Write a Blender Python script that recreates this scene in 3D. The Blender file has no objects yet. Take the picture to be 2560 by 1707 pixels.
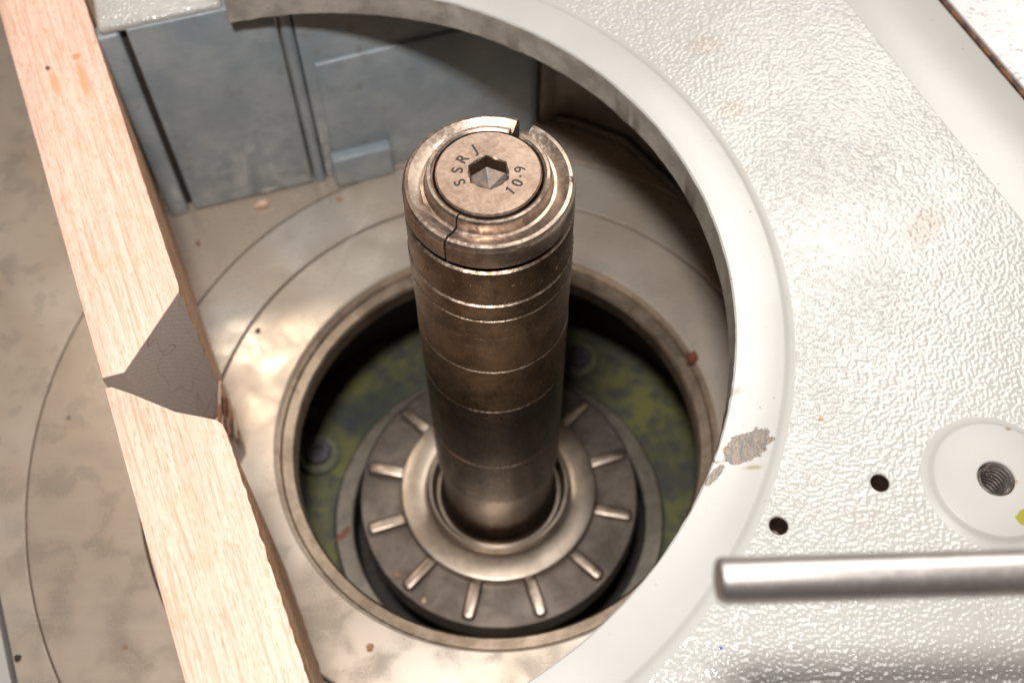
import bpy, bmesh, math, random
from mathutils import Vector, Matrix, noise as mnoise
R = math.radians
sc = bpy.context.scene
C = sc.collection
MM = 0.001

# ---------------------------------------------------------------- camera
pitch, roll, fpx = 1.0367, -0.0057, 2908.3
fw = Vector((0, math.cos(pitch), -math.sin(pitch)))
up0 = Vector((0, math.sin(pitch), math.cos(pitch)))
rt0 = Vector((1, 0, 0))
cr, sr = math.cos(roll), math.sin(roll)
rt = cr*rt0 + sr*up0
up = -sr*rt0 + cr*up0
cam = bpy.data.cameras.new('camera')
cam.sensor_width = 23.5
cam.lens = fpx/2560*23.5
cam.clip_start = 0.01
cam.clip_end = 20
cam.dof.use_dof = True
cam.dof.focus_distance = 0.331
cam.dof.aperture_fstop = 7.5
co = bpy.data.objects.new('camera', cam)
C.objects.link(co)
M = Matrix((rt, up, -fw)).transposed().to_4x4()
M.translation = Vector((6.285, -206.0, 418.24))*MM
co.matrix_world = M
sc.camera = co

# ---------------------------------------------------------------- light
w = bpy.data.worlds.new('World')
sc.world = w
w.use_nodes = True
bg = w.node_tree.nodes['Background']
bg.inputs[0].default_value = (1.0, 0.87, 0.74, 1)
bg.inputs[1].default_value = 0.075

def area(name, loc, target, sx, sy, power, col):
    l = bpy.data.lights.new(name, 'AREA')
    l.shape = 'RECTANGLE'
    l.size = sx*MM
    l.size_y = sy*MM
    l.energy = power
    l.color = col
    o = bpy.data.objects.new(name, l)
    C.objects.link(o)
    o.location = Vector(loc)*MM
    o.rotation_euler = (Vector(target) - Vector(loc)).to_track_quat('-Z', 'Y').to_euler()
    return o
area('flash', (-28, -160, 610), (0, 0, 60), 64, 40, 3.2, (1.0, 0.975, 0.95))
area('ceiling_lamp', (400, 620, 1080), (90, 0, 80), 420, 700, 8.5, (1.0, 0.965, 0.92))
area('wall_lamp', (-380, 600, 1000), (-60, 0, 0), 130, 95, 1.3, (1.0, 0.86, 0.70))

vs = sc.view_settings
vs.view_transform = 'Standard'
vs.look = 'None'
vs.exposure = 0.10
vs.gamma = 1

# ---------------------------------------------------------------- node helpers
class NT:
    def __init__(s, name):
        s.m = bpy.data.materials.new(name)
        s.m.use_nodes = True
        s.t = s.m.node_tree
        s.b = s.t.nodes['Principled BSDF']
        tc = s.t.nodes.new('ShaderNodeTexCoord')
        v = s.t.nodes.new('ShaderNodeVectorMath')
        v.operation = 'SCALE'
        v.inputs[3].default_value = 1000
        s.t.links.new(tc.outputs['Object'], v.inputs[0])
        s.co = v.outputs[0]                     # object coordinates in millimetres
    def new(s, t, **k):
        n = s.t.nodes.new(t)
        for a, b in k.items():
            setattr(n, a, b)
        return n
    def put(s, sock, v):
        if hasattr(v, 'is_linked') or isinstance(v, bpy.types.NodeSocket):
            s.t.links.new(v, sock)
        elif isinstance(v, tuple) and len(v) == 3 and sock.type == 'RGBA':
            sock.default_value = (*v, 1)
        else:
            sock.default_value = v
    def scale(s, sx, sy, sz, rz=0, src=None):
        n = s.new('ShaderNodeMapping')
        s.put(n.inputs[0], src or s.co)
        n.inputs['Scale'].default_value = (sx, sy, sz)
        n.inputs['Rotation'].default_value = (0, 0, rz)
        return n.outputs[0]
    def noise(s, scale, detail=3, rough=.55, vec=None, dist=0):
        n = s.new('ShaderNodeTexNoise')
        s.put(n.inputs['Vector'], vec or s.co)
        n.inputs['Scale'].default_value = scale
        n.inputs['Detail'].default_value = detail
        n.inputs['Roughness'].default_value = rough
        n.inputs['Distortion'].default_value = dist
        return n.outputs[0]
    def voro(s, scale, vec=None, feature='F1', rnd=1):
        n = s.new('ShaderNodeTexVoronoi', feature=feature)
        s.put(n.inputs['Vector'], vec or s.co)
        n.inputs['Scale'].default_value = scale
        n.inputs['Randomness'].default_value = rnd
        return n.outputs['Distance']
    def math(s, op, a, b=0.0, clamp=False):
        n = s.new('ShaderNodeMath', operation=op, use_clamp=clamp)
        s.put(n.inputs[0], a)
        s.put(n.inputs[1], b)
        return n.outputs[0]
    def ramp(s, f, lo, hi, a=0.0, b=1.0, smooth=True):
        n = s.new('ShaderNodeMapRange')
        n.interpolation_type = 'SMOOTHSTEP' if smooth else 'LINEAR'
        s.put(n.inputs[0], f)
        for i, v in enumerate((lo, hi, a, b)):
            n.inputs[i+1].default_value = v
        return n.outputs[0]
    def mix(s, f, a, b, mode='MIX'):
        n = s.new('ShaderNodeMix', data_type='RGBA', blend_type=mode)
        s.put(n.inputs[0], f)
        s.put(n.inputs[6], a)
        s.put(n.inputs[7], b)
        return n.outputs[2]
    def spot(s, c, rx, ry, rot=0.0, edge=.35, amp=.5, nscale=.5):
        """0..1 mask: a ragged ellipse at c (mm) in object x, y"""
        v = s.new('ShaderNodeVectorMath', operation='SUBTRACT')
        s.put(v.inputs[0], s.co)
        v.inputs[1].default_value = (c[0], c[1], 0)
        m = s.new('ShaderNodeMapping')
        m.vector_type = 'TEXTURE'
        s.put(m.inputs[0], v.outputs[0])
        m.inputs['Rotation'].default_value = (0, 0, rot)
        m.inputs['Scale'].default_value = (rx, ry, 1e6)
        l = s.new('ShaderNodeVectorMath', operation='LENGTH')
        s.put(l.inputs[0], m.outputs[0])
        n = s.noise(nscale, 4, .6)
        d = s.math('ADD', l.outputs['Value'], s.math('MULTIPLY', s.math('SUBTRACT', n, .5), amp*2))
        return s.ramp(d, 1-edge, 1+edge, 1, 0)
    def bump(s, h, strength=.5, dist=.1, nrm=None):
        n = s.new('ShaderNodeBump')
        n.inputs['Strength'].default_value = strength
        n.inputs['Distance'].default_value = dist*MM
        s.put(n.inputs['Height'], h)
        if nrm is not None:
            s.put(n.inputs['Normal'], nrm)
        return n.outputs[0]
    def done(s, color=None, rough=None, metal=None, normal=None, spec=None, coat=None):
        I = s.b.inputs
        for k, v in (('Base Color', color), ('Roughness', rough), ('Metallic', metal), ('Normal', normal), ('Specular IOR Level', spec), ('Coat Weight', coat)):
            if v is not None:
                s.put(I[k], v)
        return s.m

MAT = {}
def polar(n):
    """angle * 30 and radius, for turned or ground rings"""
    sx = n.new('ShaderNodeSeparateXYZ')
    n.put(sx.inputs[0], n.co)
    r = n.math('SQRT', n.math('ADD', n.math('MULTIPLY', sx.outputs[0], sx.outputs[0]), n.math('MULTIPLY', sx.outputs[1], sx.outputs[1])))
    a = n.math('ARCTAN2', sx.outputs[1], sx.outputs[0])
    return r, a, sx

def m_table(name, tint, along=R(112)):
    n = NT(name)
    big = n.noise(.022, 1.5, .5, dist=.3)
    med = n.noise(.07, 2.5, .5, dist=.4)
    fine = n.noise(1.3, 3, .6)
    scr = n.noise(1.0, 4, .65, vec=n.scale(.02, 2.2, 1, along))
    c = n.mix(n.ramp(big, .28, .72), tint, (.54, .44, .345))
    c = n.mix(n.ramp(med, .46, .85, 0, .28), c, (.27, .20, .15))
    c = n.mix(n.ramp(scr, .35, .75, 0, .35), c, (.62, .56, .48))
    c = n.mix(n.ramp(n.voro(.035), .02, .045, .8, 0), c, (.07, .055, .045))
    c = n.mix(n.ramp(fine, .58, .80, 0, .3), c, (.17, .13, .10))
    rgh = n.ramp(n.math('ADD', med, n.math('MULTIPLY', fine, .4)), .45, .95, .22, .44)
    h = n.math('ADD', n.math('MULTIPLY', scr, .6), n.math('MULTIPLY', fine, .5))
    return n.done(c, rgh, .50, n.bump(h, .30, .05))
MAT['table'] = m_table('ground_cast_iron', (.66, .57, .48))
MAT['ring_a'] = m_table('ground_cast_iron_outer_ring', (.54, .44, .355))
MAT['ring_b'] = m_table('ground_cast_iron_middle_ring', (.62, .565, .50))
MAT['ring_c'] = m_table('ground_cast_iron_inner_ring', (.69, .60, .51))

def m_steel(name, dark, mid, light, rough=(.28, .5), turned=True, wear=.5):
    n = NT(name)
    big = n.noise(.07, 4, .62, dist=.4)
    fine = n.noise(.9, 4, .65)
    c = n.mix(n.ramp(big, .32, .66), dark, mid)
    c = n.mix(n.ramp(fine, .45, .78, 0, wear), c, light)
    c = n.mix(n.ramp(n.noise(.25, 3), .58, .72, 0, .6), c, dark)
    c = n.mix(n.ramp(n.noise(1.0, 3, .6, vec=n.scale(.35, .35, .05)), .54, .70, 0, .5), c, dark)
    c = n.mix(n.ramp(n.noise(1.0, 2, .5, vec=n.scale(1.4, 1.4, .10)), .66, .72, 0, .4), c, light)
    r, a, sx = polar(n)
    cv = n.new('ShaderNodeCombineXYZ')
    n.put(cv.inputs[0], n.math('MULTIPLY', r, 3.0) if turned else n.math('MULTIPLY', r, .2))
    n.put(cv.inputs[1], n.math('MULTIPLY', a, 1.2))
    n.put(cv.inputs[2], n.math('MULTIPLY', sx.outputs[2], 3.0))
    ln = n.noise(1.0, 2, .5, vec=cv.outputs[0])
    h = n.math('ADD', n.math('MULTIPLY', ln, .7), n.math('MULTIPLY', fine, .5))
    rg = n.ramp(fine, .3, .75, rough[0], rough[1])
    return n.done(c, rg, .93, n.bump(h, .30, .05))
MAT['cap'] = m_steel('worn_copper_toned_steel', (.24, .175, .135), (.47, .37, .30), (.64, .545, .47), (.30, .46), wear=.6)
MAT['bolt'] = m_steel('satin_bolt_steel', (.36, .25, .185), (.53, .395, .31), (.63, .51, .42), (.36, .5), wear=.5)
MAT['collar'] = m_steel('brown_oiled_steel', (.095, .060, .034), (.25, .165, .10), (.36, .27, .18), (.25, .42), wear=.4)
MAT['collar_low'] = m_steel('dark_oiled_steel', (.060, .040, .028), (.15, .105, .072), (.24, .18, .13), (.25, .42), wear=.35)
MAT['edge'] = m_steel('bright_worn_edge', (.24, .155, .10), (.70, .54, .42), (.88, .79, .69), (.2, .35))
MAT['hub'] = m_steel('turned_hub_steel', (.38, .31, .25), (.50, .42, .34), (.54, .47, .40), (.28, .40), wear=.3)
MAT['flange'] = m_steel('dull_cast_flange', (.115, .095, .080), (.20, .165, .14), (.30, .25, .21), (.42, .6), turned=False, wear=.3)
MAT['rib'] = m_steel('worn_rib_steel', (.26, .20, .155), (.50, .41, .33), (.70, .61, .52), (.3, .45), turned=False)
MAT['rod'] = m_steel('polished_rod_steel', (.46, .42, .40), (.56, .51, .48), (.62, .58, .54), (.36, .44), turned=False, wear=.2)
MAT['lip'] = m_steel('brown_lip_steel', (.22, .165, .12), (.40, .315, .24), (.52, .43, .34), (.35, .5))
MAT['cover'] = m_steel('grey_bearing_cover', (.20, .175, .14), (.33, .285, .23), (.40, .35, .29), (.4, .55), turned=False)
MAT['thread_old'] = m_steel('thread_steel', (.45, .42, .40), (.62, .60, .58), (.7, .68, .66), (.22, .35))

def m_simple(name, col, rough=.5, metal=0.0, var=None, nscale=.3, bump=0.0, spec=None):
    n = NT(name)
    c = col
    f = n.noise(nscale, 4, .6)
    if var:
        c = n.mix(n.ramp(f, .35, .65), col, var)
    nm = n.bump(n.noise(nscale*4, 3, .6), bump, .1) if bump else None
    return n.done(c, rough, metal, nm, spec)
MAT['dark'] = m_simple('dark_gap_shade_and_dirt', (.022, .018, .014), .7, 0, (.04, .03, .022))  # near black: shade of well and gaps in the colour; dirt specks too
MAT['hole'] = m_simple('dark_drilled_iron', (.10, .065, .04), .5, .4, (.05, .035, .025))  # dark brown lining of the drilled holes
MAT['screw'] = m_simple('purple_grey_screw', (.15, .13, .145), .5, .4, (.09, .08, .085), .4, .3)
MAT['washer'] = m_simple('oily_green_washer', (.17, .175, .095), .5, 0, (.10, .10, .07), .3, .3)
MAT['socket'] = m_simple('dirty_socket_floor', (.13, .115, .11), .45, .3, (.22, .15, .11), .5, .3)
MAT['thread'] = m_simple('cut_thread_steel', (.52, .49, .47), .30, .9, (.36, .31, .27), .4)
MAT['bead'] = m_simple('bead_groove_shade', (.36, .37, .39), .3, 0, (.48, .48, .48), .5, .4)  # blue grey puts groove shading along the hood edge into the colour
MAT['stamp'] = m_simple('stamp_dark', (.030, .020, .014), .6, .2, (.05, .035, .025), 1.5)  # near black brown for the flat stamped letters
n = NT('green_painted_housing')
c = n.mix(n.ramp(n.noise(.04, 3, .5), .30, .72), (.055, .062, .044), (.150, .145, .042))
c = n.mix(n.ramp(n.noise(.09, 6, .7), .42, .62, 0, .85), c, (.045, .048, .050))
c = n.mix(n.ramp(n.noise(.9, 3, .6), .60, .75, 0, .5), c, (.16, .13, .085))
MAT['green'] = n.done(c, .5, 0, n.bump(n.noise(1.2, 3), .4, .1))
n = NT('blue_grey_casting_paint')
c = n.mix(n.ramp(n.noise(.045, 4, .6), .35, .7), (.235, .275, .30), (.32, .35, .365))
c = n.mix(n.ramp(n.noise(.12, 4, .65), .56, .78, 0, .6), c, (.16, .13, .10))
c = n.mix(n.ramp(n.noise(2.2, 2), .62, .75, 0, .4), c, (.10, .11, .115))
MAT['blue'] = n.done(c, n.ramp(n.noise(.2, 3), .3, .7, .32, .5), 0, n.bump(n.math('ADD', n.noise(.28, 3), n.math('MULTIPLY', n.noise(1.8, 2), .4)), .35, .35))
n = NT('casting_in_painted_shade')  # shade inside the hood is put into this dark brown colour
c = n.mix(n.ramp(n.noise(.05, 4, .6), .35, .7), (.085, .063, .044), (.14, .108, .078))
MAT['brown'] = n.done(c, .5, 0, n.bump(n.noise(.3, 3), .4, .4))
# bore face of the hood: greyed, rubbed paint
n = NT('rubbed_bore_paint')
c = n.mix(n.ramp(n.noise(.08, 4, .65), .35, .65), (.30, .27, .235), (.46, .42, .36))
c = n.mix(n.ramp(n.noise(.5, 4, .65), .58, .72, 0, .7), c, (.17, .15, .13))
MAT['bore'] = n.done(c, .4, 0, n.bump(n.noise(.8, 3), .35, .2))

def m_cream(name, pebble, stains=(), extra=None, base=(.445, .432, .405)):
    n = NT(name)
    c = n.mix(n.ramp(n.noise(.03, 3, .5), .35, .7), base, tuple(v*.94 for v in base))
    for (cc, rx, ry, rot, colr, fac, amp, ns) in stains:
        k = n.spot(cc, rx, ry, rot, .6, amp, ns)
        c = n.mix(n.math('MULTIPLY', k, fac), c, colr)
    # scattered dark specks
    c = n.mix(n.ramp(n.math('ADD', n.voro(.22), n.noise(.6, 2)), .42, .47, .75, 0), c, (.20, .13, .08))
    rough = .14 if pebble else .30
    metal = 0.0
    hsum = None
    if pebble:
        vec = n.scale(1, 1, 1)
        h1 = n.math('POWER', n.noise(.86, .4, .4, vec=vec, dist=.15), 1.4)
        h2 = n.noise(.34, 1, .4)
        hsum = n.math('ADD', h1, n.math('MULTIPLY', h2, .55))
        hsum = n.math('MULTIPLY', hsum, n.ramp(n.noise(.018, 2), .3, .7, .45, 1.0))
        nm = n.bump(hsum, pebble, .40)
    else:
        hsum = n.math('ADD', n.noise(.45, 2, .5), n.math('MULTIPLY', n.noise(1.6, 2), .25))
        nm = n.bump(hsum, .22, .10)
    if extra:
        c, rough, metal = extra(n, c, rough, metal)
    return n.done(c, rough, metal, nm)
BR = (.40, .31, .24)
MAT['cream'] = m_cream('pebbled_cream_paint', 1.0, [
    ((74.9, 91.8), 6, 4, .4, BR, .40, .6, .35), ((81.2, 62.5), 5, 4, .2, BR, .42, .6, .35),
    ((124, 44), 11, 4, .9, BR, .20, .6, .3), ((138, 13), 9, 4.5, .8, (.32, .21, .14), .45, .9, .5),
    ((95, -55.2), .75, .55, .5, (.42, .17, .03), 1, .2, .8), ((103, -85.7), 5, 4, 0, BR, .22, .5, .3),
    ((60, 121), 12, 8, .4, BR, .12, .5, .3), ((59.8, -121.2), .5, .4, 0, (.02, .13, .40), 1, .2, 1)])
def chips(n, c, r, m):
    k = n.spot((72.2, -64.2), 8.6, 4.0, .50, .05, .75, .22)
    k2 = n.spot((62.6, -73.2), 4.2, 1.2, .85, .08, .35, .6)
    k = n.math('MAXIMUM', k, k2)
    k3 = n.ramp(n.math('ADD', n.voro(.30), n.noise(.9, 3)), .46, .50, 1, 0)
    st = n.mix(n.ramp(n.noise(.5, 3, .6, vec=n.scale(1.6, .5, 1, .5)), .4, .6), (.20, .185, .17), (.30, .245, .20))
    st = n.mix(n.ramp(n.noise(2.0, 3), .5, .65), st, (.13, .11, .095))
    c = n.mix(k, c, st)
    c = n.mix(n.math('MULTIPLY', k3, .5), c, (.30, .25, .20))
    return c, n.math('ADD', n.math('MULTIPLY', k, .25), .28), n.math('MULTIPLY', k, .6)
MAT['land'] = m_cream('smooth_cream_land_paint', 0, [((70.5, -47), 3, 1.2, .4, (.2, .15, .12), .5, 1.2, .6),
    ((88, 37), 5, 2, .6, (.55, .36, .20), .5, .8, .5), ((75, 70), 9, 5, .4, BR, .12, .6, .3), ((73.5, -71), 2.4, .6, .1, (.30, .20, .04), .7, .9, .9)], chips, base=(.475, .462, .435))
def greenchip(n, c, r, m):
    k = n.spot((147.0, -86.3), 3.6, 2.5, .3, .05, .35, .55)
    return n.mix(k, c, (.30, .27, .03)), .5, m
MAT['boss'] = m_cream('smooth_cream_boss_paint', 0, [((147.2, -59.7), .8, .6, 0, (.25, .17, .08), .8, .4, 1), ((145.6, -76), .8, .6, 0, (.4, .24, .12), .7, .4, 1)], greenchip)
MAT['plate'] = m_cream('flat_cream_paint', 0, base=(.46, .447, .42))
def speckle(n, c, r, m):
    k = n.ramp(n.noise(.55, 4, .7, vec=n.scale(.6, 1.5, 1, .2)), .56, .63)
    k = n.math('MULTIPLY', k, n.ramp(n.noise(.09, 2), .40, .60))
    return n.mix(k, c, (.20, .21, .22)), .3, 0
MAT['worn'] = m_cream('worn_speckled_white', 0, (), speckle, base=(.62, .60, .585))
n = NT('rust_brown_seam')
MAT['rust'] = n.done(n.mix(n.ramp(n.noise(.25, 4), .35, .6), (.018, .007, .004), (.15, .055, .016)), .6, 0, n.bump(n.noise(.8, 3), .6, .3))

# beech: local x runs along the board
n = NT('beech_wood')
g1 = n.noise(1.0, 3, .6, vec=n.scale(.018, .55, .55))
g2 = n.noise(1.0, 3, .6, vec=n.scale(.045, 1.3, 1.3))
fl = n.noise(1.0, 2, .5, vec=n.scale(.32, 2.6, 2.6))
c = n.mix(n.ramp(g1, .3, .7), (.76, .55, .44), (.68, .455, .35))
c = n.mix(n.ramp(g2, .49, .67, 0, .62), c, (.55, .27, .17))
c = n.mix(n.ramp(fl, .57, .66, 0, .60), c, (.50, .25, .14))
c = n.mix(n.ramp(n.noise(.09, 3), .55, .75, 0, .35), c, (.66, .36, .19))
for cc, rx, ry, colr, f in (((-138.7, -111.3), 1.1, .8, (.12, .06, .03), 1), ((-130.5, -110.5), 6.5, 1.3, (.62, .27, .10), .6), ((-140.4, -100.9), 1.5, 1.4, (.55, .22, .08), .8), ((-129, -101), 9, 1.4, (.62, .27, .10), .65)):
    c = n.mix(n.math('MULTIPLY', n.spot(cc, rx, ry, 0, .4, .4, .7), f), c, colr)
hh = n.math('ADD', g2, n.math('MULTIPLY', fl, .5))
MAT['beech'] = n.done(c, .55, 0, n.bump(hh, .35, .12))
n = NT('beech_side_grain')
g1 = n.noise(1.0, 3, .6, vec=n.scale(.02, .8, .35))
c = n.mix(n.ramp(g1, .3, .7), (.56, .32, .18), (.28, .14, .07))
c = n.mix(n.ramp(n.noise(.12, 4), .5, .7, 0, .7), c, (.20, .12, .07))
c = n.mix(n.ramp(n.noise(1.0, 3, .6, vec=n.scale(.05, 1, .8)), .56, .66, 0, .85), c, (.80, .55, .37))
c = n.mix(n.ramp(n.noise(1.0, 3, .6, vec=n.scale(.09, 1, .5)), .58, .66, 0, .8), c, (.13, .065, .03))
MAT['beech_side'] = n.done(c, .6, 0, n.bump(n.noise(1.0, 3, .6, vec=n.scale(.05, 1, .8)), .8, .5))
# end grain: saw arcs, dark cracks
n = NT('grey_end_grain')
wv = n.new('ShaderNodeTexWave', wave_type='RINGS', rings_direction='SPHERICAL')
mo = n.new('ShaderNodeVectorMath', operation='ADD')
n.put(mo.inputs[0], n.co)
mo.inputs[1].default_value = (-37.7, 161.4, -39)
n.put(wv.inputs['Vector'], mo.outputs[0])
wv.inputs['Scale'].default_value = .21
wv.inputs['Distortion'].default_value = 5.0
wv.inputs['Detail'].default_value = 2
wv.inputs['Detail Scale'].default_value = .25
fine = n.noise(2.6, 3, .7)
c = n.mix(n.ramp(n.math('ADD', wv.outputs[1], n.math('MULTIPLY', n.noise(.3, 3), .6)), .3, 1.5, 0, .30), (.36, .28, .235), (.52, .43, .375))
c = n.mix(n.ramp(fine, .42, .66, 0, .7), c, (.22, .17, .15))
crk = n.math('ABSOLUTE', n.math('SUBTRACT', n.noise(.030, 2.5, .6, vec=n.scale(1, 1, .8)), .47))
c = n.mix(n.ramp(crk, .0, .0022, .75, 0), c, (.04, .03, .025))
sz = n.new('ShaderNodeSeparateXYZ')
n.put(sz.inputs[0], n.co)
torn = n.math('MULTIPLY', n.ramp(n.noise(1, 3, .6, vec=n.scale(.5, .5, .10)), .55, .64), n.ramp(sz.outputs[2], 66, 44))
c = n.mix(torn, c, n.mix(n.ramp(n.noise(.8, 3), .42, .58), (.20, .055, .03), (.62, .38, .27)))
MAT['endgrain'] = n.done(c, .65, 0, n.bump(n.math('ADD', fine, n.math('MULTIPLY', torn, 3)), .5, .2))
MAT['crumb_red'] = m_simple('red_brown_crumb', (.26, .09, .05), .6, 0, (.15, .05, .03), 1.2, .4)
MAT['crumb_orange'] = m_simple('orange_wood_crumb', (.48, .22, .11), .6, 0, (.32, .14, .07), 1.2, .4)
MAT['crumb_pale'] = m_simple('pale_wood_crumb', (.72, .52, .38), .6, 0, (.60, .40, .28), 1.2, .4)
MAT['splinter'] = m_simple('torn_beech', (.50, .26, .15), .7, 0, (.26, .10, .06), 1.2, .5)
MAT['fibre'] = m_simple('pale_fibre', (.8, .77, .7), .4)

# ---------------------------------------------------------------- mesh helpers
def tag(o, label=None, cat=None, group=None, kind=None):
    for k, v in (('label', label), ('category', cat), ('group', group), ('kind', kind)):
        if v:
            o[k] = v
    return o
def thing(name, loc, label, cat, group=None):
    o = bpy.data.objects.new(name, None)
    o.empty_display_size = .01
    C.objects.link(o)
    o.location = Vector(loc)*MM
    return tag(o, label, cat, group)
def link(name, me, mats, parent=None, smooth=30):
    if not isinstance(mats, (list, tuple)):
        mats = [mats]
    for m in mats:
        me.materials.append(MAT[m])
    if smooth:
        me.shade_smooth()
        me.set_sharp_from_angle(angle=R(smooth))
    o = bpy.data.objects.new(name, me)
    C.objects.link(o)
    if parent:
        o.parent = parent
        root = parent
        off = Vector((0, 0, 0))
        while root:
            off += root.location
            root = root.parent
        o.location = -off
    return o
def mesh(name, vs_, fs, mi=None):
    me = bpy.data.meshes.new(name)
    me.from_pydata([Vector(v)*MM for v in vs_], [], fs)
    if mi:
        me.polygons.foreach_set('material_index', mi)
    bm = bmesh.new()
    bm.from_mesh(me)
    bmesh.ops.recalc_face_normals(bm, faces=bm.faces)
    bm.to_mesh(me)
    bm.free()
    me.update()
    return me
def lathe(name, prof, segs=128, a0=0.0, a1=360.0, c=(0, 0), mi=None, closed=True, fn=None):
    """revolve a profile [(r, z)] (a closed loop when closed) about z at c"""
    full = abs(a1-a0-360) < 1e-6
    n = segs if full else segs+1
    P = len(prof)
    vs_ = []
    for i in range(n):
        a = R(a0 + (a1-a0)*i/segs)
        for j, (r, z) in enumerate(prof):
            rr, zz = (r, z) if fn is None else fn(j, a, r, z)
            vs_.append((c[0]+rr*math.cos(a), c[1]+rr*math.sin(a), zz))
    fs, ms = [], []
    for i in range(segs):
        i2 = (i+1) % n
        for j in range(P if closed else P-1):
            j2 = (j+1) % P
            f = [i*P+j, i2*P+j, i2*P+j2, i*P+j2]
            if prof[j][0] == 0 and prof[j2][0] == 0:
                continue
            fs.append(f)
            ms.append(mi[j] if mi else 0)
    if closed and not full:
        fs.append(list(range(P)))
        fs.append([(n-1)*P+j for j in range(P)])
        ms += [0, 0]
    me = mesh(name, vs_, fs, ms)
    bm = bmesh.new()
    bm.from_mesh(me)
    bmesh.ops.remove_doubles(bm, verts=bm.verts, dist=1e-7)
    bmesh.ops.recalc_face_normals(bm, faces=bm.faces)
    bm.to_mesh(me)
    bm.free()
    return me
def arc(c, r, a0, a1, n):
    return [(c[0]+r*math.cos(R(a0+(a1-a0)*i/n)), c[1]+r*math.sin(R(a0+(a1-a0)*i/n))) for i in range(n+1)]
def slab(name, outlines, z0, z1, bev=.5, res=3):
    """flat plate from 2-D outlines (later ones are holes), rounded edges, z0..z1"""
    cu = bpy.data.curves.new(name, 'CURVE')
    cu.dimensions = '2D'
    cu.fill_mode = 'BOTH'
    for pts in outlines:
        sp = cu.splines.new('POLY')
        sp.points.add(len(pts)-1)
        for q, (x, y) in zip(sp.points, pts):
            q.co = (x*MM, y*MM, 0, 1)
        sp.use_cyclic_u = True
    cu.extrude = ((z1-z0)/2-bev)*MM
    cu.bevel_depth = bev*MM
    cu.bevel_resolution = res
    cu.offset = -bev*MM
    o = bpy.data.objects.new(name, cu)
    C.objects.link(o)
    dg = bpy.context.evaluated_depsgraph_get()
    dg.update()
    me = bpy.data.meshes.new_from_object(o.evaluated_get(dg))
    bpy.data.objects.remove(o)
    bpy.data.curves.remove(cu)
    me.transform(Matrix.Translation((0, 0, (z0+z1)/2*MM)))
    me.name = name
    me.materials.clear()
    for p in me.polygons:
        p.material_index = 0
    return me
def box(name, base4, z0, z1, bev=.6, seg=2):
    """upright prism on a plan polygon, with bevelled edges"""
    bm = bmesh.new()
    lo = [bm.verts.new(Vector((x, y, z0))*MM) for x, y in base4]
    hi = [bm.verts.new(Vector((x, y, z1))*MM) for x, y in base4]
    bm.faces.new(lo)
    bm.faces.new(hi)
    k = len(base4)
    for i in range(k):
        bm.faces.new((lo[i], lo[(i+1) % k], hi[(i+1) % k], hi[i]))
    bmesh.ops.recalc_face_normals(bm, faces=bm.faces)
    if bev:
        bmesh.ops.bevel(bm, geom=bm.edges[:], offset=bev*MM, segments=seg, profile=.5, affect='EDGES')
    me = bpy.data.meshes.new(name)
    bm.to_mesh(me)
    bm.free()
    return me
def circle(c, r, n=96):
    return arc(c, r, 0, 360-360/n, n-1)

# ---------------------------------------------------------------- machine table and insert rings
d = Vector((.385, -.923))          # along the fence
e = Vector((.923, .385))           # away from the fence, into the hood
def fe(u, v):
    q = d*u + e*v
    return (q.x, q.y)
tl = -195.5                        # fence coordinate of the table's front slot
T = link('machine_table', slab('machine_table', [[fe(-700, tl+.0), fe(420, tl+.0), fe(420, 520), fe(-700, 520)], circle((0, 0), 184.6, 256)], -40, 0, .35), 'table')
tag(T, kind='structure')
F = link('table_front_rail', slab('table_front_rail', [[fe(-700, tl-60), fe(420, tl-60), fe(420, tl-2.2), fe(-700, tl-2.2)]], -40, -.3, .4), 'plate')
tag(F, 'cream painted rail along the front edge of the iron table, past the dark slot', 'rail')
def ring(name, ro, ri, mat, label, ch=.30):
    pr = [(ri, -14), (ro, -14), (ro, -ch), (ro-ch, 0), (ri+ch, 0), (ri, -ch)]
    o = link(name, lathe(name, pr, 256), mat, None, 20)
    return tag(o, label, 'table ring', 'concentric insert rings in the table')
ring('table_ring', 184.0, 141.5, 'ring_a', 'widest brown stained iron ring let into the table, under the beech board')
ring('table_ring', 140.7, 116.0, 'ring_b', 'narrow grey iron ring between the two fine grooves beside the opening')
ring('table_ring', 115.2, 88.2, 'ring_c', 'innermost pale iron ring bordering the dark spindle opening', .7)

# ---------------------------------------------------------------- spindle housing below the table
H = thing('spindle_housing', (0, 0, -122), 'green painted spindle housing deep in the round table opening', 'housing')
link('seat_lip', lathe('seat_lip', [(91, -14.4), (91, -4.6), (87.0, -4.6), (86.2, -5.4), (82.2, -5.8), (81.2, -6.8), (81.2, -14.4)], 192), 'lip', H)
link('cavity_wall', lathe('cavity_wall', [(112, -14.6), (120, -14.6), (120, -118), (112, -118)], 128), 'dark', H)
link('ring_seat', lathe('ring_seat', [(83, -14.6), (83, -18), (190, -18), (190, -14.4), (83, -14.4)], 160), 'dark', H)
link('floor_plate', lathe('floor_plate', [(70, -100), (111.8, -100), (111.8, -90), (70, -90)], 128), 'green', H)
link('bearing_cover', lathe('bearing_cover', [(67, -90), (76, -90), (76, -85.5), (75, -84.5), (67.8, -84.5), (67, -85.3)], 128), 'cover', H)
link('sump', lathe('sump', [(0, -122), (120, -122), (120, -118), (0, -118)], 96, closed=False), 'dark', H)
link('bearing_neck', lathe('bearing_neck', [(26, -117.8), (50, -117.8), (50, -74.6), (26, -74.6)], 96), 'dark', H)
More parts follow.
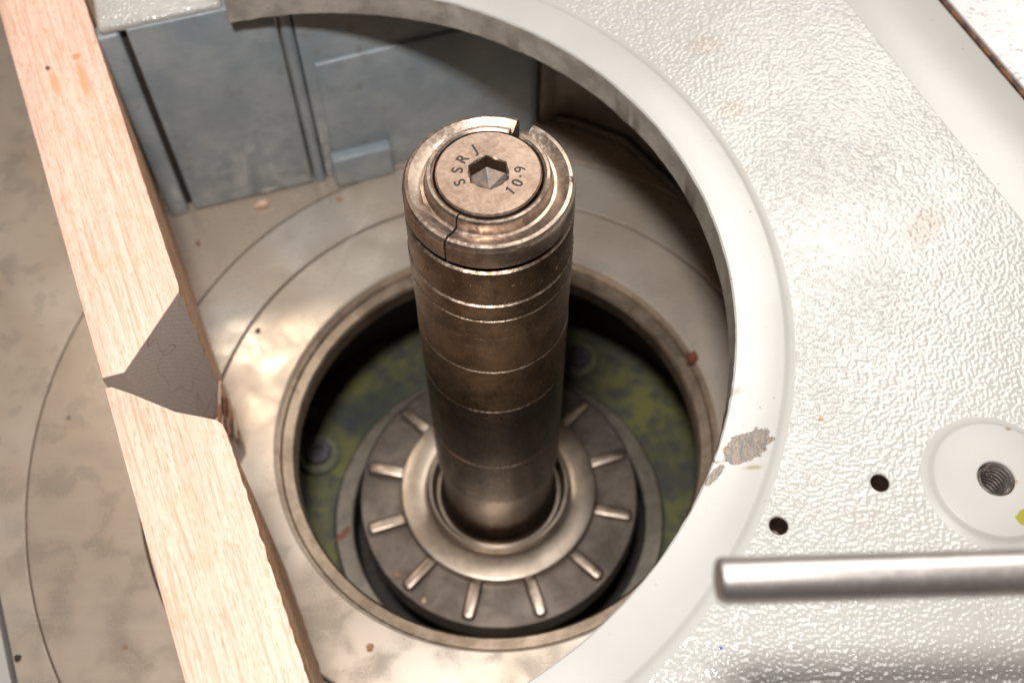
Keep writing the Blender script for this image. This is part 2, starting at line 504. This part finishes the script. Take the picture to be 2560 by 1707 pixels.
for a in (160, 65, -25, -115):
    cx, cy = 92*math.cos(R(a)), 92*math.sin(R(a))
    s = link('cap_screw', lathe('cap_screw', [(0, -87.5), (2.9, -87.5), (2.9, -84), (5.6, -84), (6.2, -84.6), (6.2, -89), (0, -89)], 32, c=(cx, cy), closed=False), 'screw', H)
    link('washer', lathe('washer', [(6.4, -90), (10.4, -90), (10.4, -87.4), (9.6, -86.6), (6.4, -86.6)], 40, c=(cx, cy)), 'washer', s)

# ---------------------------------------------------------------- spindle
S = thing('spindle', (0, 0, -71), 'tall brown steel moulder spindle with stacked collars and split cap', 'spindle')
fl_ = link('flange_disc', lathe('flange_disc', [(26, -74.5), (60, -74.5), (62, -73.2), (62, -63), (61, -62), (26, -62)], 128), 'flange', S)
random.seed(4)
for k in range(12):
    a = R(18+30*k)
    w_ = 2.85+random.uniform(-.2, .2)
    a += R(random.uniform(-.8, .8))
    pl = [(42.6, -w_), (58.4, -w_), (59.8, -w_*.5), (59.8, w_*.5), (58.4, w_), (42.6, w_)]
    me = box('rib', [(x*math.cos(a)-y*math.sin(a), x*math.sin(a)+y*math.cos(a)) for x, y in pl], -62.4, -58.3+random.uniform(-.4, .4), 1.25, 3)
    link('rib', me, 'rib', fl_, 40)
link('hub_ring', lathe('hub_ring', [(26, -61.9), (43.2, -61.9), (43.1, -56.0), (42.5, -55.35), (41.8, -55.2), (34.0, -55.5), (31.4, -55.9), (30.9, -56.3), (30.7, -53.6), (30.2, -53.1), (29.4, -53.1), (28.8, -53.8), (27.0, -58.6), (26, -58.6)], 128), 'hub', S)
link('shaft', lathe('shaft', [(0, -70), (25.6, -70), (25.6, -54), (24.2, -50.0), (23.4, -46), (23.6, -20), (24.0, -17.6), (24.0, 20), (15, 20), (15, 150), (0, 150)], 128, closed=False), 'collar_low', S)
def collar(z0, z1, r, mat, nick=None, ch=.55):
    pr = [(15.6, z0), (r-ch*.6, z0), (r, z0+ch*.6), (r, z1-ch*.62), (r-ch, z1), (15.6, z1)]
    mi = [0, 0, 0, 1, 0, 0]
    def fn(j, a, rr, zz):
        if j in (3, 4):
            k = .10*mnoise.noise(Vector((math.cos(a)*3, math.sin(a)*3, z0)))
            if nick is not None:
                da = (a-nick+math.pi) % (2*math.pi)-math.pi
                k -= .9*math.exp(-(da/.03)**2)
            return rr+(k if j == 4 else 0), zz+k*(1 if j == 3 else .4)
        return rr, zz
    o = link('spacer_collar', lathe('spacer_collar', pr, 192, mi=mi, fn=fn), [mat, 'edge'], S, 20)
    return o
collar(132.3, 148.6, 24.75, 'collar', ch=.8)
random.seed(21)
tv, tf = [], []
for k in range(34):
    th = R(-90+random.uniform(-68, 68))
    z = 139.5+random.gauss(0, 2.2)
    ln, wd, tilt = random.uniform(.5, 1.3), random.uniform(.07, .13), random.choice((R(80), R(95), R(15), R(70)))
    b0 = len(tv)
    for (p_, q_) in ((-ln/2, -wd), (ln/2, -wd), (ln/2, wd), (-ln/2, wd)):
        uu = p_*math.cos(tilt)-q_*math.sin(tilt)
        zz = p_*math.sin(tilt)+q_*math.cos(tilt)
        for rr in (24.70, 24.79):
            a = th+uu/24.8
            tv.append((rr*math.cos(a), rr*math.sin(a), z+zz))
    tf += [(b0+1, b0+3, b0+5, b0+7)] + [(b0+2*i, b0+2*((i+1) % 4), b0+2*((i+1) % 4)+1, b0+2*i+1) for i in range(4)]
o = link('tool_marks', mesh('tool_marks', tv, tf), 'edge', S, 0)
tag(o, kind='stuff')
collar(124.0, 132.2, 25.1, 'collar', ch=1.05)
collar(113.0, 123.9, 25.1, 'collar', nick=R(218), ch=.95)
collar(92.7, 112.9, 24.9, 'collar', ch=.28)
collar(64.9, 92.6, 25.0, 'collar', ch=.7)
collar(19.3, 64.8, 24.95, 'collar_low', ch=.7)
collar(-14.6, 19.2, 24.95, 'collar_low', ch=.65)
link('cap_seat', lathe('cap_seat', [(15.6, 148.6), (22.8, 148.6), (22.8, 150.9), (15.6, 150.9)], 96), 'dark', S)
# the split cap: two keeper halves, a crack in front and a notch behind
capp = [(15.7, 150.7), (23.9, 150.7), (24.6, 151.3), (24.65, 157.4), (24.35, 158.8), (23.7, 159.65), (22.7, 159.9), (20.9, 159.0), (19.4, 158.35), (18.5, 158.5), (18.0, 159.3), (17.75, 161.8), (17.3, 162.5), (16.4, 162.5), (15.75, 162.0)]
capm = [0]*15
def capfn(seed):
    def f(j, a, r, z):
        k = mnoise.noise(Vector((math.cos(a)*4+seed, math.sin(a)*4, j*.7)))
        return r+.09*k, z+.10*k
    return f
link('cap_half', lathe('cap_half', capp, 110, 69.0, 240.0, mi=capm, fn=capfn(1)), 'cap', S)
link('cap_half', lathe('cap_half', [(r, z-.15) for r, z in capp], 110, -118.6, 57.0, mi=capm, fn=capfn(7)), 'cap', S)
# clamp bolt with hex socket
bz = 162.75
def hexr(a, rc=5.95, ph=R(36.6)):
    t = (a-ph) % (math.pi/3)-math.pi/6
    return rc*math.cos(math.pi/6)/math.cos(t)
seg = 144
vs_, fs = [], []
loops = [lambda a: (14.2, bz-6), lambda a: (15.0, bz-.55), lambda a: (14.55, bz), lambda a: (max(hexr(a)+.35, 5.75), bz), lambda a: (hexr(a), bz-.40), lambda a: (hexr(a), bz-5.0), lambda a: (.01, bz-7.5)]
for L in loops:
    for i in range(seg):
        a = 2*math.pi*i/seg
        r, z = L(a)
        vs_.append((r*math.cos(a), r*math.sin(a), z))
ms = []
for l in range(len(loops)-1):
    for i in range(seg):
        i2 = (i+1) % seg
        fs.append((l*seg+i, l*seg+i2, (l+1)*seg+i2, (l+1)*seg+i))
        ms.append(2 if l >= 5 else 1 if l == 3 else (3 if l == 4 else 0))
B = link('clamp_bolt', mesh('clamp_bolt', vs_, fs, ms), ['bolt', 'edge', 'socket', 'collar_low'], S)
def letter(ch, ang, r, rot, size):
    cu = bpy.data.curves.new('letter', 'FONT')
    cu.body = ch
    cu.size = size*MM
    cu.align_x = 'CENTER'
    cu.align_y = 'CENTER'
    cu.extrude = .02*MM
    cu.offset = .00005 if ch == '9' else .00010
    o = bpy.data.objects.new('letter', cu)
    C.objects.link(o)
    dg = bpy.context.evaluated_depsgraph_get()
    dg.update()
    me = bpy.data.meshes.new_from_object(o.evaluated_get(dg))
    bpy.data.objects.remove(o)
    bpy.data.curves.remove(cu)
    # centre on its own bounds
    xs = [v.co.x for v in me.vertices]
    ys = [v.co.y for v in me.vertices]
    oy = (min(ys)+max(ys))/2 if ch != '.' else -.35*size*MM+.0006
    me.transform(Matrix.Translation((-(min(xs)+max(xs))/2, -oy, 0)))
    me.transform(Matrix.Translation(Vector((r*math.cos(R(ang)), r*math.sin(R(ang)), bz+.012))*MM) @ Matrix.Rotation(R(rot), 4, 'Z'))
    me.materials.clear()
    link('stamped_letter', me, 'stamp', B, 0)
for ch, a in zip('SSRJ', (204, 175, 146, 117)):
    letter(ch, a, 8.8, a-90, 4.5)
for ch, a in zip('0.9', (-25.5, -9.5, 6.3)):
    letter(ch, a, 8.85, a+90, 4.5)
me = slab('stamped_letter', [[(-.30, -1.6), (.30, -1.6), (.30, 1.6), (-.10, 1.6), (-.95, .95), (-.65, .55), (-.30, .80)]], -.03, .03, .012, 1)
me.transform(Matrix.Translation(Vector((8.85*math.cos(R(-46.6)), 8.85*math.sin(R(-46.6)), bz+.012))*MM) @ Matrix.Rotation(R(43.4), 4, 'Z'))
link('stamped_letter', me, 'stamp', B, 0)

# ---------------------------------------------------------------- guard hood
hc = (-61.3, -15.0)
G = thing('guard_hood', (120, 40, 0), 'cream painted cast hood with wide round opening around the spindle', 'hood')
ang0, ang1 = -82.0, 105.5
outl = arc(hc, 138.5, ang1, ang0, 140)
xe = lambda y: 128.3 + (113-y)*.4171
outl += [(-40, -260), (xe(-260), -260), (xe(270), 270), (-112, 270), (-98.4, 118)]
bossc = (140.5, -75.0)
holes = [(108.8, -75.1), (79.0, -87.6)]
P = link('top_plate', slab('top_plate', [outl, circle(bossc, 9, 48)] + [circle(h, 2.55, 40) for h in holes], 107.5, 118.5, .6), 'cream', G)
def rimfn(j, a, r, z):
    k = mnoise.noise(Vector((math.cos(a)*9, math.sin(a)*9, 3)))
    k2 = mnoise.noise(Vector((math.cos(a)*40, math.sin(a)*40, 8)))
    if j <= 1:
        return r+.35*k2, z+.9*k+.5*k2
    if j in (2, 3):
        return r+.20*k2+.15*k, z
    return r, z
rp = [(138.6, 107.2), (135.6, 107.2), (135.0, 107.9), (135.0, 119.4), (135.5, 120.0), (149.2, 120.0), (149.9, 119.75), (150.6, 119.2), (151.5, 118.8), (153.0, 118.52), (153.0, 118.0), (138.6, 118.0)]
rm = [1, 1, 1, 0, 0, 0, 0, 0, 0, 0, 0, 0]
link('rim_land', lathe('rim_land', rp, 240, ang0, ang1, hc, rm, fn=rimfn), ['land', 'bore'], G)
bp = [(5.15, 118.0), (5.15, 120.4), (5.5, 120.7), (16.6, 120.7), (17.2, 120.4), (17.8, 119.7), (18.8, 119.0), (20.2, 118.52), (20.2, 118.0)]
link('boss', lathe('boss', bp, 96, c=bossc), 'boss', G)
# threaded bore
tv, tf = [], []
pit, tn, ts = 1.75, 9, 64
rows = tn*4
for k in range(rows+1):
    for i in range(ts):
        a = 2*math.pi*i/ts
        ph = (k/4 + i/ts) % 1.0
        r = 5.1 - .95*(1-abs(2*ph-1))
        tv.append((bossc[0]+r*math.cos(a), bossc[1]+r*math.sin(a), 120.2-k/4*pit))
for k in range(rows):
    for i in range(ts):
        i2 = (i+1) % ts
        tf.append((k*ts+i, k*ts+i2, (k+1)*ts+i2, (k+1)*ts+i))
link('threaded_bore', mesh('threaded_bore', tv, tf), 'thread', G, 0)
for h in holes:
    link('drilled_hole', lathe('drilled_hole', [(2.66, 118.2), (2.40, 118.1), (2.40, 109), (0, 108)], 32, c=h, closed=False), 'hole', G)
# walls under the plate
def wall(name, pts, th, z0, z1, mat, bev=.8):
    """upright wall following a plan polyline, thickness th to the left-hand side of travel"""
    out = []
    for i, q in enumerate(pts):
        a = Vector(pts[max(i-1, 0)])
        b = Vector(pts[min(i+1, len(pts)-1)])
        t = (b-a).normalized()
        nrm = Vector((-t.y, t.x))
        out.append(tuple(Vector(q)+nrm*th))
    return link(name, box(name, list(pts)+out[::-1], z0, z1, bev), mat, G, 40)
side = [(-77.2, 127.6), (18.0, 158.6)]
wall('side_wall', side, 9, .2, 107.4, 'blue')
sdir = (Vector(side[1])-Vector(side[0])).normalized()
sn = Vector((sdir.y, -sdir.x))
def sw(u, v):
    q = Vector(side[0])+sdir*u+sn*v
    return (q.x, q.y)
link('wall_step', box('wall_step', [sw(4.5, 1.6), sw(98, 1.6), sw(98, -.5), sw(4.5, -.5)], .3, 72.5, .9, 3), 'blue', G, 40)
link('stop_block', box('stop_block', [sw(3.0, 6.6), sw(30, 6.6), sw(30, .5), sw(3.0, .5)], .2, 18.5, 1.3, 3), 'blue', G, 40)
link('corner_pillar', lathe('corner_pillar', [(0, .2), (2.6, .2), (2.6, 107), (0, 107)], 24, c=(-80.6, 128.4), closed=False), 'blue', G)
link('corner_web', box('corner_web', [(-84, 130), (-76, 132), (-77, 138), (-86, 136)], .2, 107, .4), 'blue', G)
corner = [(18.3, 158.7)] + [(18.0+14*math.sin(R(t)) + 4.4*0, 158.6 - 0 + 14*(math.cos(R(t))-1)*.6) for t in (20, 40, 60)]
bw = [(20, 159.5), (27, 161.6), (34, 161.2), (42, 157.6), (60, 148.6), (100, 97), (150, -20), (178, -120), (196, -230)]
wall('back_wall', bw, 10, .2, 107.4, 'brown')
bl = [(27, 159.0), (34, 158.2), (41, 154.6), (58, 145.6), (97, 95), (147, -22), (175, -121), (192, -230)]
wall('foot_ledge', bl, 3.4, .25, 5, 'brown', 1.6)
# front foot of the hood, below and out of the picture
link('front_foot', box('front_foot', [(-38, -258), (150, -258), (150, -246), (-38, -246)], .2, 107.4, .6), 'blue', G, 40)

# ---------------------------------------------------------------- plates behind the hood
def off(y, t):                      # point on the hood's back edge line, t mm further out
    q = Vector((xe(y), y)) + e*t
    return (q.x, q.y)
rp_ = thing('rear_cover', off(40, 18)+(0,), 'flat smooth cream cover alongside the pebbled hood, before the rusty seam', 'cover')
link('cover_plate', box('cover_plate', [off(-260, .9), off(-260, 35.0), off(270, 35.0), off(270, .9)], .2, 113.6, .5), 'plate', rp_)
bead = []
random.seed(8)
prev = None
vs_, fs = [], []
NB = 260
for i in range(NB+1):
    y = 270-530*i/NB
    wob = .35*mnoise.noise(Vector((y*.12, 1, 0))) + .18*mnoise.noise(Vector((y*.6, 4, 0)))
    for t, z in ((.5, 112), (.55, 115.4), (1.3, 114.8+wob*.3), (2.2+wob, 114.1+.2*wob), (3.0+wob*1.3, 113.62), (3.0, 112)):
        q = off(y, t)
        vs_.append((q[0], q[1], z))
for i in range(NB):
    for j in range(5):
        fs.append((i*6+j, i*6+j+1, (i+1)*6+j+1, (i+1)*6+j))
link('edge_bead', mesh('edge_bead', vs_, fs), 'bead', rp_, 50)
seam = link('rusty_seam', box('rusty_seam', [off(-260, 36.1), off(-260, 38.0), off(270, 38.0), off(270, 36.1)], .2, 113.3, .25), 'rust')
tag(seam, 'narrow rust brown strip sunk between smooth cream cover and speckled panel', 'strip')
wp = link('worn_panel', box('worn_panel', [off(-260, 38.1), off(-260, 130), off(270, 130), off(270, 38.1)], .2, 114.0, .5), 'worn')
tag(wp, 'worn white panel with dark speckles past the rusty seam', 'panel')

# ---------------------------------------------------------------- fence bracket (grey block behind the board)
K = thing('fence_bracket', (-110, 118, 0), 'blue grey cast bracket with cream top standing against the beech board', 'bracket')
m0, m1 = Vector((-136.4, 109.5)), Vector((-83.3, 125.3))
kd = (m1-m0).normalized()
kn = Vector((-kd.y, kd.x))
def kb(u, v):
    q = m0+kd*u+kn*v
    return (q.x, q.y)
LK = (m1-m0).length
link('main_plate', box('main_plate', [kb(1.6, 0), kb(LK, 0), kb(LK, 7), kb(1.6, 7)], 1.2, 109.4, .8, 3), 'blue', K, 40)
link('narrow_plate', box('narrow_plate', [kb(-9.6, -.6), kb(-1.0, -.2), kb(-1.0, 7), kb(-9.6, 7)], .2, 108.5, 1.4, 3), 'blue', K, 40)
link('core_block', box('core_block', [kb(-7, 5), kb(LK-1, 5), kb(LK-1, 44), kb(-7, 44)], .2, 107, .5), 'dark', K, 40)
link('painted_top', box('painted_top', [kb(-8, .8), kb(38, .8), kb(38, 46), kb(-8, 46)], 107.6, 112.0, 2.0, 4), 'cream', K, 40)
link('top_tab', box('top_tab', [kb(39.5, 4), kb(45, 4), kb(45, 40), kb(39.5, 40)], 103, 108.5, 1.2, 3), 'cream', K, 40)

# ---------------------------------------------------------------- beech fence boards (local x along the fence)
hw = 116.0
def board(name, pts, side_edges, end_edges, label):
    """pts: plan outline in fence coordinates; edges flagged for side grain and end grain"""
    bm = bmesh.new()
    k = len(pts)
    lo = [bm.verts.new(Vector((x, y-(2.3 if y > -100 else 0), .2))*MM) for x, y in pts]
    hi = [bm.verts.new(Vector((x, y, hw))*MM) for x, y in pts]
    f = bm.faces.new(hi)
    f.material_index = 0
    bm.faces.new(lo)
    for i in range(k):
        q = bm.faces.new((lo[i], lo[(i+1) % k], hi[(i+1) % k], hi[i]))
        q.material_index = 1 if i in side_edges else 2 if i in end_edges else 0
    bmesh.ops.recalc_face_normals(bm, faces=bm.faces)
    tops = [ed for ed in bm.edges if ed.verts[0].co.z > .1 and ed.verts[1].co.z > .1]
    bmesh.ops.bevel(bm, geom=tops, offset=.35*MM, segments=2, profile=.5, affect='EDGES')
    me = bpy.data.meshes.new(name)
    bm.to_mesh(me)
    bm.free()
    o = link(name, me, ['beech', 'beech_side', 'endgrain'], None, 30)
    # local x = d, local y = e  (left-handed in plan, so mirror through a rotation matrix with z kept)
    o.matrix_world = Matrix(((d.x, e.x, 0, 0), (d.y, e.y, 0, 0), (0, 0, 1, 0), (0, 0, 0, 1)))
    return tag(o, label, 'board', 'beech boards of the fence')
def rough(u0, u1, v, amp, step, seed):
    k = int(abs(u1-u0)/step)
    return [(u0+(u1-u0)*i/k, v+amp*(mnoise.noise(Vector((i*.45, seed, 0)))+.6*mnoise.noise(Vector((i*1.7, seed, 5))))) for i in range(1, k)]
b1 = [(-330, -122.2), (-330, -92.0)] + rough(-330, -29.4, -92.3, .12, 2.0, 3) + [(-29.4, -92.7), (-7.8, -115.0), (-8.4, -121.6)]
nb = len(b1)
board('fence_board', b1, set(range(1, nb-3)), {nb-3, nb-2}, 'beech board with grey end grain cut face, leaning on the blue grey bracket')
ub = [o for o in C.objects if o.name == 'fence_board'][0]
random.seed(13)
pa, pb = Vector((-29.4, -92.7)), Vector((-7.8, -115.0))
fd = (pb-pa).normalized()
fnm = Vector((-fd.y, fd.x))
if fnm.x < 0:
    fnm = -fnm
for (t, z, ln, lean) in ((3.0, 52, 13, .42), (5.2, 47, 15, .45), (2.4, 43, 9, .35), (7.5, 38, 9, .4), (4.2, 34, 12, .4), (1.6, 28, 16, .3), (3.0, 22, 10, .35), (9.5, 42, 5, .5)):
    bm = bmesh.new()
    rows = []
    for i in range(7):
        q = i/6
        wd = (.75*math.sin(math.pi*min(q*1.05+.05, 1))+.08)*random.uniform(.6, 1.2)
        cz = z+ln*(q-.5)
        tt = t-(q-.5)*ln*lean
        row = []
        for (a_, h_) in ((-wd, -.2), (-wd*.5, .5+random.uniform(0, .5)), (wd*.5, .4+random.uniform(0, .5)), (wd, -.2)):
            g = pa+fd*(tt+a_)+fnm*h_
            row.append(bm.verts.new(Vector((g.x, g.y, cz))*MM))
        rows.append(row)
    for i in range(6):
        for j in range(4):
            bm.faces.new((rows[i][j], rows[i][(j+1) % 4], rows[i+1][(j+1) % 4], rows[i+1][j]))
    bm.faces.new(rows[0])
    bm.faces.new(rows[-1][::-1])
    bmesh.ops.recalc_face_normals(bm, faces=bm.faces)
    me = bpy.data.meshes.new('splinter')
    bm.to_mesh(me)
    bm.free()
    so = link('splinter', me, random.choice(('crumb_red', 'crumb_pale', 'splinter')), None, 0)
    so.parent = ub
b2 = [(-4.9, -121.7), (-4.4, -119.6), (-.1, -114.9), (10.9, -104.4), (18.2, -94.0), (20.2, -92.8), (23.5, -92.4)] + rough(23.5, 330, -92.4, .38, 1.6, 9) + [(330, -92.4), (330, -122.6)]
board('fence_board', b2, set(range(6, len(b2)-2)), {0, 1, 2, 3, 4, 5}, 'beech board with slanting tip beside the dark spindle opening')

# ---------------------------------------------------------------- steel rod over the hood
zr, yr = 214.0, -136.0
RD = thing('steel_rod', (178, yr, 118.5), 'polished round steel rod reaching in over the cream hood', 'rod')
rv = [(0, 0), (3.6, 0), (4.3, .7), (4.3, 170), (0, 170)]
me = lathe('rod_bar', rv, 64, closed=False)
me.transform(Matrix.Translation(Vector((43.3, yr, zr))*MM) @ Matrix.Rotation(R(1.4), 4, 'Z') @ Matrix.Rotation(R(90), 4, 'Y'))
link('rod_bar', me, 'rod', RD)
link('rod_post', lathe('rod_post', [(0, 118.5), (9, 118.5), (9, 122), (6, 123.5), (6, 222), (5, 223), (0, 223)], 40, c=(178, yr+3), closed=False), 'hub', RD)

# ---------------------------------------------------------------- crumbs and a fibre
def crumb(name, loc, size, mat, label, seed, cat='crumb', stretch=(1, 1, 1), rz=0):
    bm = bmesh.new()
    bmesh.ops.create_icosphere(bm, subdivisions=2, radius=size*MM)
    random.seed(seed)
    for v in bm.verts:
        k = 1+.45*mnoise.noise(v.co*1000/size*1.3+Vector((seed, 0, 0)))
        v.co = Vector((v.co.x*stretch[0]*k, v.co.y*stretch[1]*k, v.co.z*stretch[2]*k))
    zmin = min(v.co.z for v in bm.verts)
    bmesh.ops.translate(bm, verts=bm.verts, vec=(0, 0, -zmin))
    me = bpy.data.meshes.new(name)
    bm.to_mesh(me)
    bm.free()
    o = link(name, me, mat, None, 50)
    o.location = Vector(loc)*MM
    o.rotation_euler = (0, 0, rz)
    return tag(o, label, cat)
crumb('resin_lump', (80.9, 33.0, -4.7), 2.6, 'crumb_red', 'dark red lump stuck on the rim of the spindle opening', 3, 'lump', (1.0, .8, 1.7))
crumb('wood_crumb', (-105.3, 112.6, 0), 2.3, 'crumb_pale', 'pale wood crumb lying at the foot of the blue grey bracket', 5, stretch=(1.5, .8, .8), rz=.3)
crumb('wood_crumb', (-45.7, -86.8, 0), 1.3, 'crumb_orange', 'orange wood crumb on pale table ring next to lower board', 6, stretch=(1, 1.1, .6))
crumb('wood_crumb', (-43.5, -38.0, -62), 1.3, 'crumb_orange', 'orange wood crumb lying on the dark ribbed flange', 7, stretch=(1.1, .8, .4))
crumb('wood_crumb', (-31.6, -49.5, -62), 1.1, 'crumb_pale', 'pale wood crumb on the ribbed flange beside a rib', 8, stretch=(.8, 1.2, .5))
crumb('paint_smear', (-71.3, -10.5, -84.5), 1.6, 'crumb_red', 'red paint smear on the grey cover under the ribbed flange', 9, 'smear', (1.0, 3.0, .12), -.7)
crumb('dirt_speck', (-100.4, 47.2, 0), 1.2, 'dark', 'black dirt speck on the pale inner table ring', 11, 'speck', (.8, 1.2, .4))
crumb('dirt_speck', (-172.3, -90.0, 0), 1.3, 'dark', 'dark square speck by the slot at the table edge', 12, 'speck', (1, 1, .5))
crumb('wood_crumb', (-71, 116, 0), 1.1, 'crumb_orange', 'tiny rust orange crumb in front of the stop block', 13, stretch=(1.2, .9, .5))
crumb('wood_crumb', (-131.5, 92.0, 0), 1.1, 'crumb_red', 'tiny red crumb on the table beneath the narrow grey plate', 14, stretch=(.6, 1.4, .5), rz=.2)
crumb('wood_crumb', (-134.5, -86.0, 0), .8, 'crumb_orange', 'tiny yellow orange crumb left of the lower beech board', 15, stretch=(1.2, .9, .5))
cu = bpy.data.curves.new('thread_fibre', 'CURVE')
cu.dimensions = '3D'
sp = cu.splines.new('POLY')
fp = [(-61.8, 79.0, .05), (-59.0, 83.0, 12), (-55.5, 89, 20), (-52.1, 95.1, 20)]
fp = [(-72.0, 70.5, 0.05), (-66, 76, 12), (-62.1, 79.3, 20), (-57.0, 87.0, 20.6), (-52.1, 95.1, 20), (-48, 100, 10), (-46, 103, .05)]
sp.points.add(len(fp)-1)
for q, v in zip(sp.points, fp):
    q.co = (*(Vector(v)*MM), 1)
cu.bevel_depth = .07*MM
o = bpy.data.objects.new('thread_fibre', cu)
C.objects.link(o)
dg = bpy.context.evaluated_depsgraph_get()
dg.update()
me = bpy.data.meshes.new_from_object(o.evaluated_get(dg))
bpy.data.objects.remove(o)
me.materials.clear()
fo = link('thread_fibre', me, 'fibre', None, 60)
tag(fo, 'hair thin pale fibre standing on the grey table ring behind the spindle', 'fibre')

random.seed(31)
dv, df = [], []
def grain(x, y, z, r):
    b0 = len(dv)
    a = random.uniform(0, 6.28)
    st = random.uniform(1, 2.6)
    for (px, py, pz) in ((-1, -.6, 0), (1, -.6, 0), (1, .6, 0), (-1, .6, 0), (-.6, -.3, .6), (.7, -.3, .7), (.6, .4, .5), (-.7, .3, .6)):
        qx, qy = px*r*st, py*r
        dv.append((x+qx*math.cos(a)-qy*math.sin(a), y+qx*math.sin(a)+qy*math.cos(a), z+pz*r))
    for f in ((4, 5, 6, 7), (0, 1, 5, 4), (1, 2, 6, 5), (2, 3, 7, 6), (3, 0, 4, 7), (3, 2, 1, 0)):
        df.append(tuple(b0+i for i in f))
for k in range(150):
    u = random.random()
    q = Vector(kb(random.uniform(2, 52), -abs(random.gauss(0, 5))-.4)) if u < .35 else Vector(fe(random.uniform(20, 110), -92+abs(random.gauss(0, 7)))) if u < .7 else Vector(fe(random.uniform(-60, 110), -123-abs(random.gauss(0, 18))))
    if 89 < q.length:
        grain(q.x, q.y, .01, random.choice((.16, .2, .25, .35)))
so = link('sawdust', mesh('sawdust', dv, df), 'crumb_pale', None, 0)
tag(so, 'fine pale sawdust scattered on the iron table around the beech boards', 'sawdust', kind='stuff')
